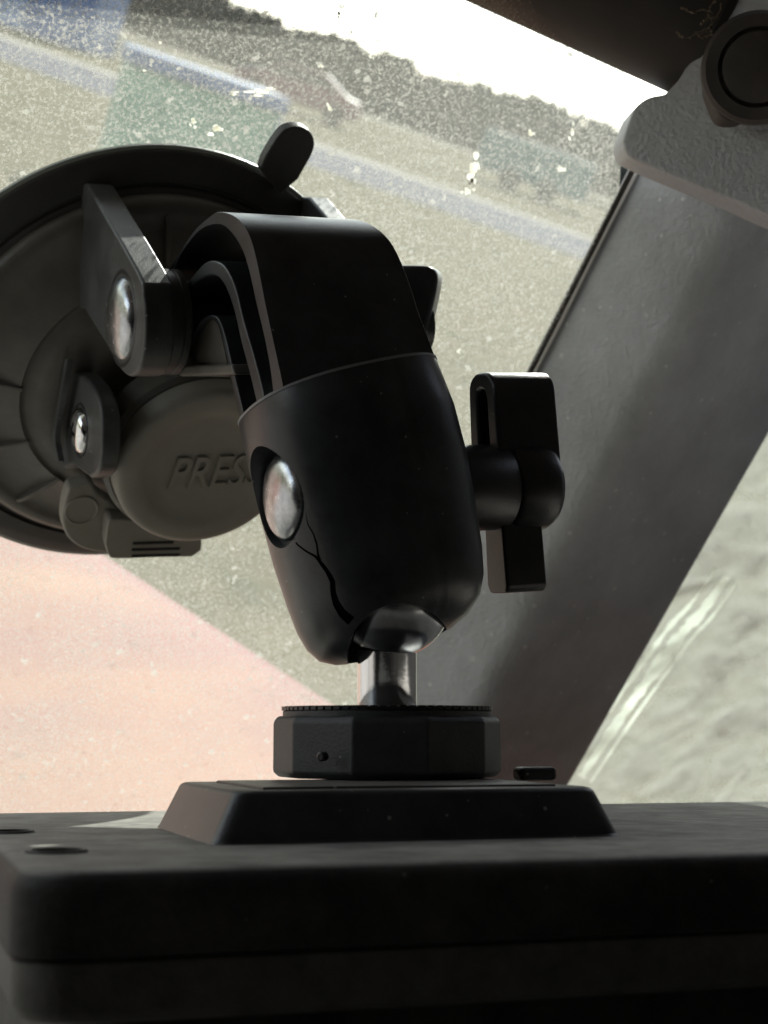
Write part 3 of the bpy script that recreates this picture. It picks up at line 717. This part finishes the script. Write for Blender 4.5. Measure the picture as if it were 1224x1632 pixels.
# hinge barrel and left cheek
OFF = -9.0
HA = wp(207, 512, OFF)
hr = 85/F*(-HA.z)
part('hinge_barrel', *lathe(HA+WX*2, WX, [(hr, 0), (hr, 5.2), (hr-.35, 5.4), (hr-.35, 5.8), (hr, 6.0), (hr, 7.2), (hr-.8, 7.6)], 64), 'hinge', Q, sharp=40)
part('hinge_pin', *lathe(HA+WX*5, WX, [(5.5, 0), (5.5, 46)], 32), 'gloss', Q)
part('lug_base', *ext([wp(x, y, .4) for x, y in ((286, 582), (368, 580), (373, 597), (284, 600))], WX*26), 'cup', Q, True, bev=.6)
ck = smooth2([(137, 292), (218, 432), (228, 470), (231, 520), (228, 562), (220, 590), (205, 600), (188, 585), (168, 548), (133, 492)], 3)
cheek = part('hinge_cheek', *ext([wp(x, y, OFF-1.5) for x, y in ck+[(126, 492), (128, 292)]], WX*6.0), 'hinge', Q, True, bev=.7, seg=3)
RV = wp(194, 508, OFF-1.5)
rl = 66/F*(-RV.z)
part('rivet_seat', *lathe(RV, -WX, [(rl*1.18, -1.0), (rl*1.18, .02), (rl*1.08, .05), (rl*1.06, -.9)], 56, False), 'gloss', Q)
part('rivet_head', *lathe(RV-WX*.05, -WX, [(rl*k, h) for k, h in ((1, -.6), (1, .0), (.96, .6), (.84, 1.3), (.62, 1.9), (.35, 2.3), (.05, 2.4))], 56), 'rivet', Q, sharp=0)
ckr = part('hinge_cheek', *ext([wp(x, y, OFF-1.5)+WX*50 for x, y in ck+[(126, 492), (128, 292)]], WX*5.0), 'hinge', Q, True, bev=.7, seg=3)
# wing knob at the hinge's far end
kp = smooth2([(615, 423), (660, 422), (686, 425), (697, 436), (696, 458), (688, 495), (681, 525), (674, 562)], 3)+[(640, 560), (610, 500)]
part('hinge_knob', *ext([P(x, y, 326) for x, y in kp], Vector((.15, .1, -1))*9), 'plastic', Q, True, bev=1.1, seg=3)
part('hinge_bolt', *lathe(HA+WX*46, WX, [(6, 0), (6, 18)], 32), 'plastic', Q)

# suction cup disc (lathe about its normal); heights above the glass
def C_(h): return CC+CN*h
rub = [(CR, -1.6), (CR, -.6), (CR-.5, .1), (CR-3.5, .9), (CR-6.6, 1.6), (CR-7.0, 1.0), (CR-7.6, 1.0), (CR-8.0, 1.9), (CR-9.5, 2.4)]
part('suction_cup', *lathe(CC, CN, rub+[(20, 2.4), (20, -1.6)], 120, True), 'rubber', Q, sharp=50)
shell = [(r_, h_ if h_ < 5.4 else 5.4+(h_-5.4)*.5) for r_, h_ in [(CR-9.0, 2.2), (CR-9.3, 4.2), (CR-10.5, 5.0), (CR-12.5, 5.6), (CR-13.2, 5.3), (CR-17, 7.6), (CR-20.5, 11.0), (CR-23, 14.2), (CR-24.5, 16), (CR-25, 15.4), (CR-26, 15.6), (CR-28, 18.5), (CR-31, 20.5), (10, 21)]]
part('cup_edge', *lathe(CC, CN, [(CR-.2, -1.5), (CR+.75, -1.5), (CR+.75, -.7), (CR-.2, -.5)], 120, False), 'gel', Q)
part('cup_housing', *lathe(CC, CN, shell, 120, True), 'cup', Q, sharp=50)
# radial ribs on the housing
def rib(ang, r0, r1, h0, h1, wdt=.5):
    u = (WX*math.cos(ang)+UP*math.sin(ang)); v = CN.cross(u)
    pts = []
    n = 8; o, i = [], []
    for k in range(n+1):
        t = k/n; r = r0+(r1-r0)*t; h = h0+(h1-h0)*(t**.75)
        o.append(C_(h+.9)+u*r-v*wdt); i.append(C_(h-4)+u*r-v*wdt)
    return band(o, i, v*2*wdt)
for a_ in (178, 206, 232, 55, 92):
    part('rib', *rib(math.radians(a_), CR-12.5, CR-25, 5.2, 10.5), 'cup', Q, True, bev=.25)
# pull tab
tp = smooth2([(408, 262), (416, 240), (437, 207), (452, 195), (472, 193), (488, 202), (494, 218), (490, 236), (478, 258), (468, 276)], 4)+[(440, 300)]
part('pull_tab', *ext([cp(x, y, .2) for x, y in tp], CN*3.2), 'rubber', Q, True, bev=.8, seg=3)
# press button
PC = cp(331, 750, 33); pn = CN
PR = 148/F*(-PC.z)
part('button_base', *lathe(PC-pn*13, pn, [(PR*1.07, 0), (PR*1.07, 6.6), (PR*1.02, 7.6)], 80), 'cup', Q)
btn = [(PR, -6), (PR, -2.0), (PR*.985, -1.0), (PR*.95, -.35), (PR*.90, 0), (PR*.80, .0), (PR*.75, -.15), (PR*.70, -.7), (PR*.64, -1.4), (PR*.54, -1.8), (PR*.25, -1.9), (.3, -1.9)]
pb = part('press_button', *lathe(PC, pn, btn, 96), 'button', Q, sharp=60)
# raised lettering
cu_ = bpy.data.curves.new('lettering', 'FONT'); cu_.body = 'PRESS'; cu_.size = 1; cu_.extrude = .05; cu_.bevel_depth = .012; cu_.offset = -.004; cu_.shear = .22
cu_.space_character = 1.02; cu_.resolution_u = 6
to = bpy.data.objects.new('tmp', cu_); COL.objects.link(to)
dg = bpy.context.evaluated_depsgraph_get(); dg.update()
tm = bpy.data.meshes.new_from_object(to.evaluated_get(dg)); bpy.data.objects.remove(to)
xs = [v.co.x for v in tm.vertices]; x0, x1 = min(xs), max(xs)
p0 = cp(266, 777, 33-1.85); p1 = cp(414, 770, 33-1.85); tx = (p1-p0); sc = tx.length/(x1-x0); tx.normalize(); ty = CN.cross(tx)
hpx = (cp(275, 727, 31.75)-cp(268, 777, 31.75)).dot(ty)
ysc = hpx/.70
lm = bpy.data.meshes.new('lettering'); base = BASE[Q.name]
lv_ = [((p0+tx*((v.co.x-x0)*sc)+ty*(v.co.y*ysc)+CN*(v.co.z*sc*1.0+.32))-base)*.001 for v in tm.vertices]
lm.from_pydata([tuple(v) for v in lv_], [], [list(p.vertices) for p in tm.polygons]); lm.materials.append(M['button']); lm.update()
lo = bpy.data.objects.new('lettering', lm); COL.objects.link(lo); lo.parent = pb; tag(lo, 'raised word PRESS')
# screw block left of the button
blk = smooth2([(116, 590), (134, 600), (150, 622), (159, 650), (162, 690), (160, 738), (152, 757), (143, 762)], 3)+[(130, 752), (116, 742), (100, 747), (92, 735), (95, 690), (103, 640)]
OB = wp(128, 690, 0); 
def bp_(px, py, d=0): return hit(px, py, WX, WX.dot(P(128, 686, 336))+d)
part('screw_block', *ext([bp_(x, y) for x, y in blk], WX*4.2), 'hinge', Q, True, bev=.9, seg=3)
sc_ = bp_(128, 686)
sr_ = 40/F*(-sc_.z)
part('screw_seat', *lathe(sc_, -WX, [(sr_*1.1, -.6), (sr_*1.1, .15), (sr_*1.02, .15), (sr_*1.0, -.8)], 40, False), 'gloss', Q)
scr_ = part('screw_head', *lathe(sc_, -WX, [(sr_*.92, -.4), (sr_*.92, .3), (sr_*.8, 1.1), (sr_*.5, 1.7), (sr_*.1, 1.9)], 40), 'chrome', Q, sharp=0)
cut(scr_, box(sc_-WX*1.6, WX, UP, CN, 1.3, 2.0, .45), Q); cut(scr_, box(sc_-WX*1.6, WX, UP, CN, 1.3, .45, 2.0), Q); finish(scr_.data, True, 40)
# lower plate with the moulded circle
lp = smooth2([(103, 762), (96, 785), (93, 815), (103, 842), (125, 858), (152, 864), (190, 866)], 3)+[(235, 870), (215, 797), (180, 790), (150, 770), (138, 750)]
part('lower_plate', *ext([cp(x, y, 17) for x, y in lp], CN*4), 'button', Q, True, bev=.8, seg=3)
cc = cp(130, 813, 21.0)
part('moulded_circle', *lathe(cc, CN, [(3.9, -.1), (3.9, .28), (3.6, .4), (3.3, .1), (2.8, .05)], 40), 'button', Q)
# lock lever under the button
lev = smooth2([(168, 868), (172, 833), (182, 828), (210, 829)], 3)+[(300, 850), (322, 862), (321, 878), (306, 888)]+smooth2([(250, 889), (185, 891), (174, 886), (170, 876)], 3)
lv2 = part('lock_lever', *ext([cp(x, y, 25) for x, y in lev], CN*-9), 'button', Q, True, bev=1.0, seg=3)
for k, (x0_, y0_, x1_, y1_) in enumerate(((212, 866, 276, 864), (210, 876, 286, 874), (210, 886, 286, 884))):
    a_, b_ = cp(x0_, y0_, 25.1), cp(x1_, y1_, 25.1)
    part('grip_line', *box((a_+b_)/2, (b_-a_).normalized(), CN.cross(b_-a_).normalized(), CN, (b_-a_).length/2, .22, .3), 'gloss', lv2, False)
# thin cam blade beside the screw block
bl_ = smooth2([(108, 572), (100, 620), (92, 665), (88, 700), (94, 735)], 4)
part('cam_blade', *band([bp_(x, y, -3) for x, y in bl_], [bp_(x-5, y, -3) for x, y in bl_], WX*1.2), 'hinge', Q, True)

# wing knob on the socket's right side
KA = BOL
kx = [0, 0]
K0 = hit(738, 778, Z3, -(272))
kax = WX
def KP(t): return K0+kax*t
kr = 70/F*277
part('knob_collar', *lathe(KP(-4), kax, [(kr*.97, 0), (kr*.97, 11.2), (kr*.90, 11.8), (kr*.90, 12.3)], 56), 'gloss', Q, sharp=50)
K = part('wing_knob', *lathe(KP(7.6), kax, [(kr*.93, 0), (kr*1.0, .8), (kr*1.03, 5.0), (kr*1.02, 7.4), (kr*.93, 8.7), (kr*.6, 9.3), (.3, 9.5)], 64), 'gloss', Q, sharp=60)
VB = kax.cross(Vector((0, 1, 0))).normalized()       # across, lies in the horizontal
if VB.z > 0: VB = -VB                                # away from the viewer
VU = VB.cross(kax).normalized()
if VU.y < 0: VU = -VU
VU = (VU+VB*.06).normalized()
def wing(b0, b1, v0, v1, t0, t1, r, bev):
    pts = []
    for cx, cy, a0 in ((b1-r, v1-r, 0), (b0+r, v1-r, 90)):
        for k in range(6):
            a = math.radians(a0+90*k/5); pts.append((cx+r*math.cos(a), cy+r*math.sin(a)))
    pts += [(b0-.6, v0), (b1+.6, v0)]
    return ext([KP(t0)+VB*b+VU*v for b, v in pts], kax*(t1-t0))
wg = part('wing', *wing(-4.0, 5.2, 4, 20.2, 5.0, 17.6, 3.4, .8), 'gloss', Q, True)
cut(wg, ext([KP(3)+VB*b+VU*v for b, v in ((-1.0, 7), (2.6, 7), (2.6, 15.5), (1.9, 17), (.8, 17.4), (-.3, 17), (-1.0, 15.5))], kax*5), Q)
finish(wg.data, True, 0); bv = wg.modifiers.new('b', 'BEVEL'); bv.width = .0009; bv.segments = 3; bv.limit_method = 'ANGLE'; bv.angle_limit = math.radians(40); bv.harden_normals = True
def wing2():
    pts = [(-3.0, -3), (-3.6, -17.4), (-2.9, -18.4), (2.8, -18.7), (3.6, -17.4), (3.2, -3)]
    return ext([KP(5.6)+VB*b+VU*v for b, v in pts], kax*8.2)
part('wing', *wing2(), 'gloss', Q, True, bev=.7, seg=3)
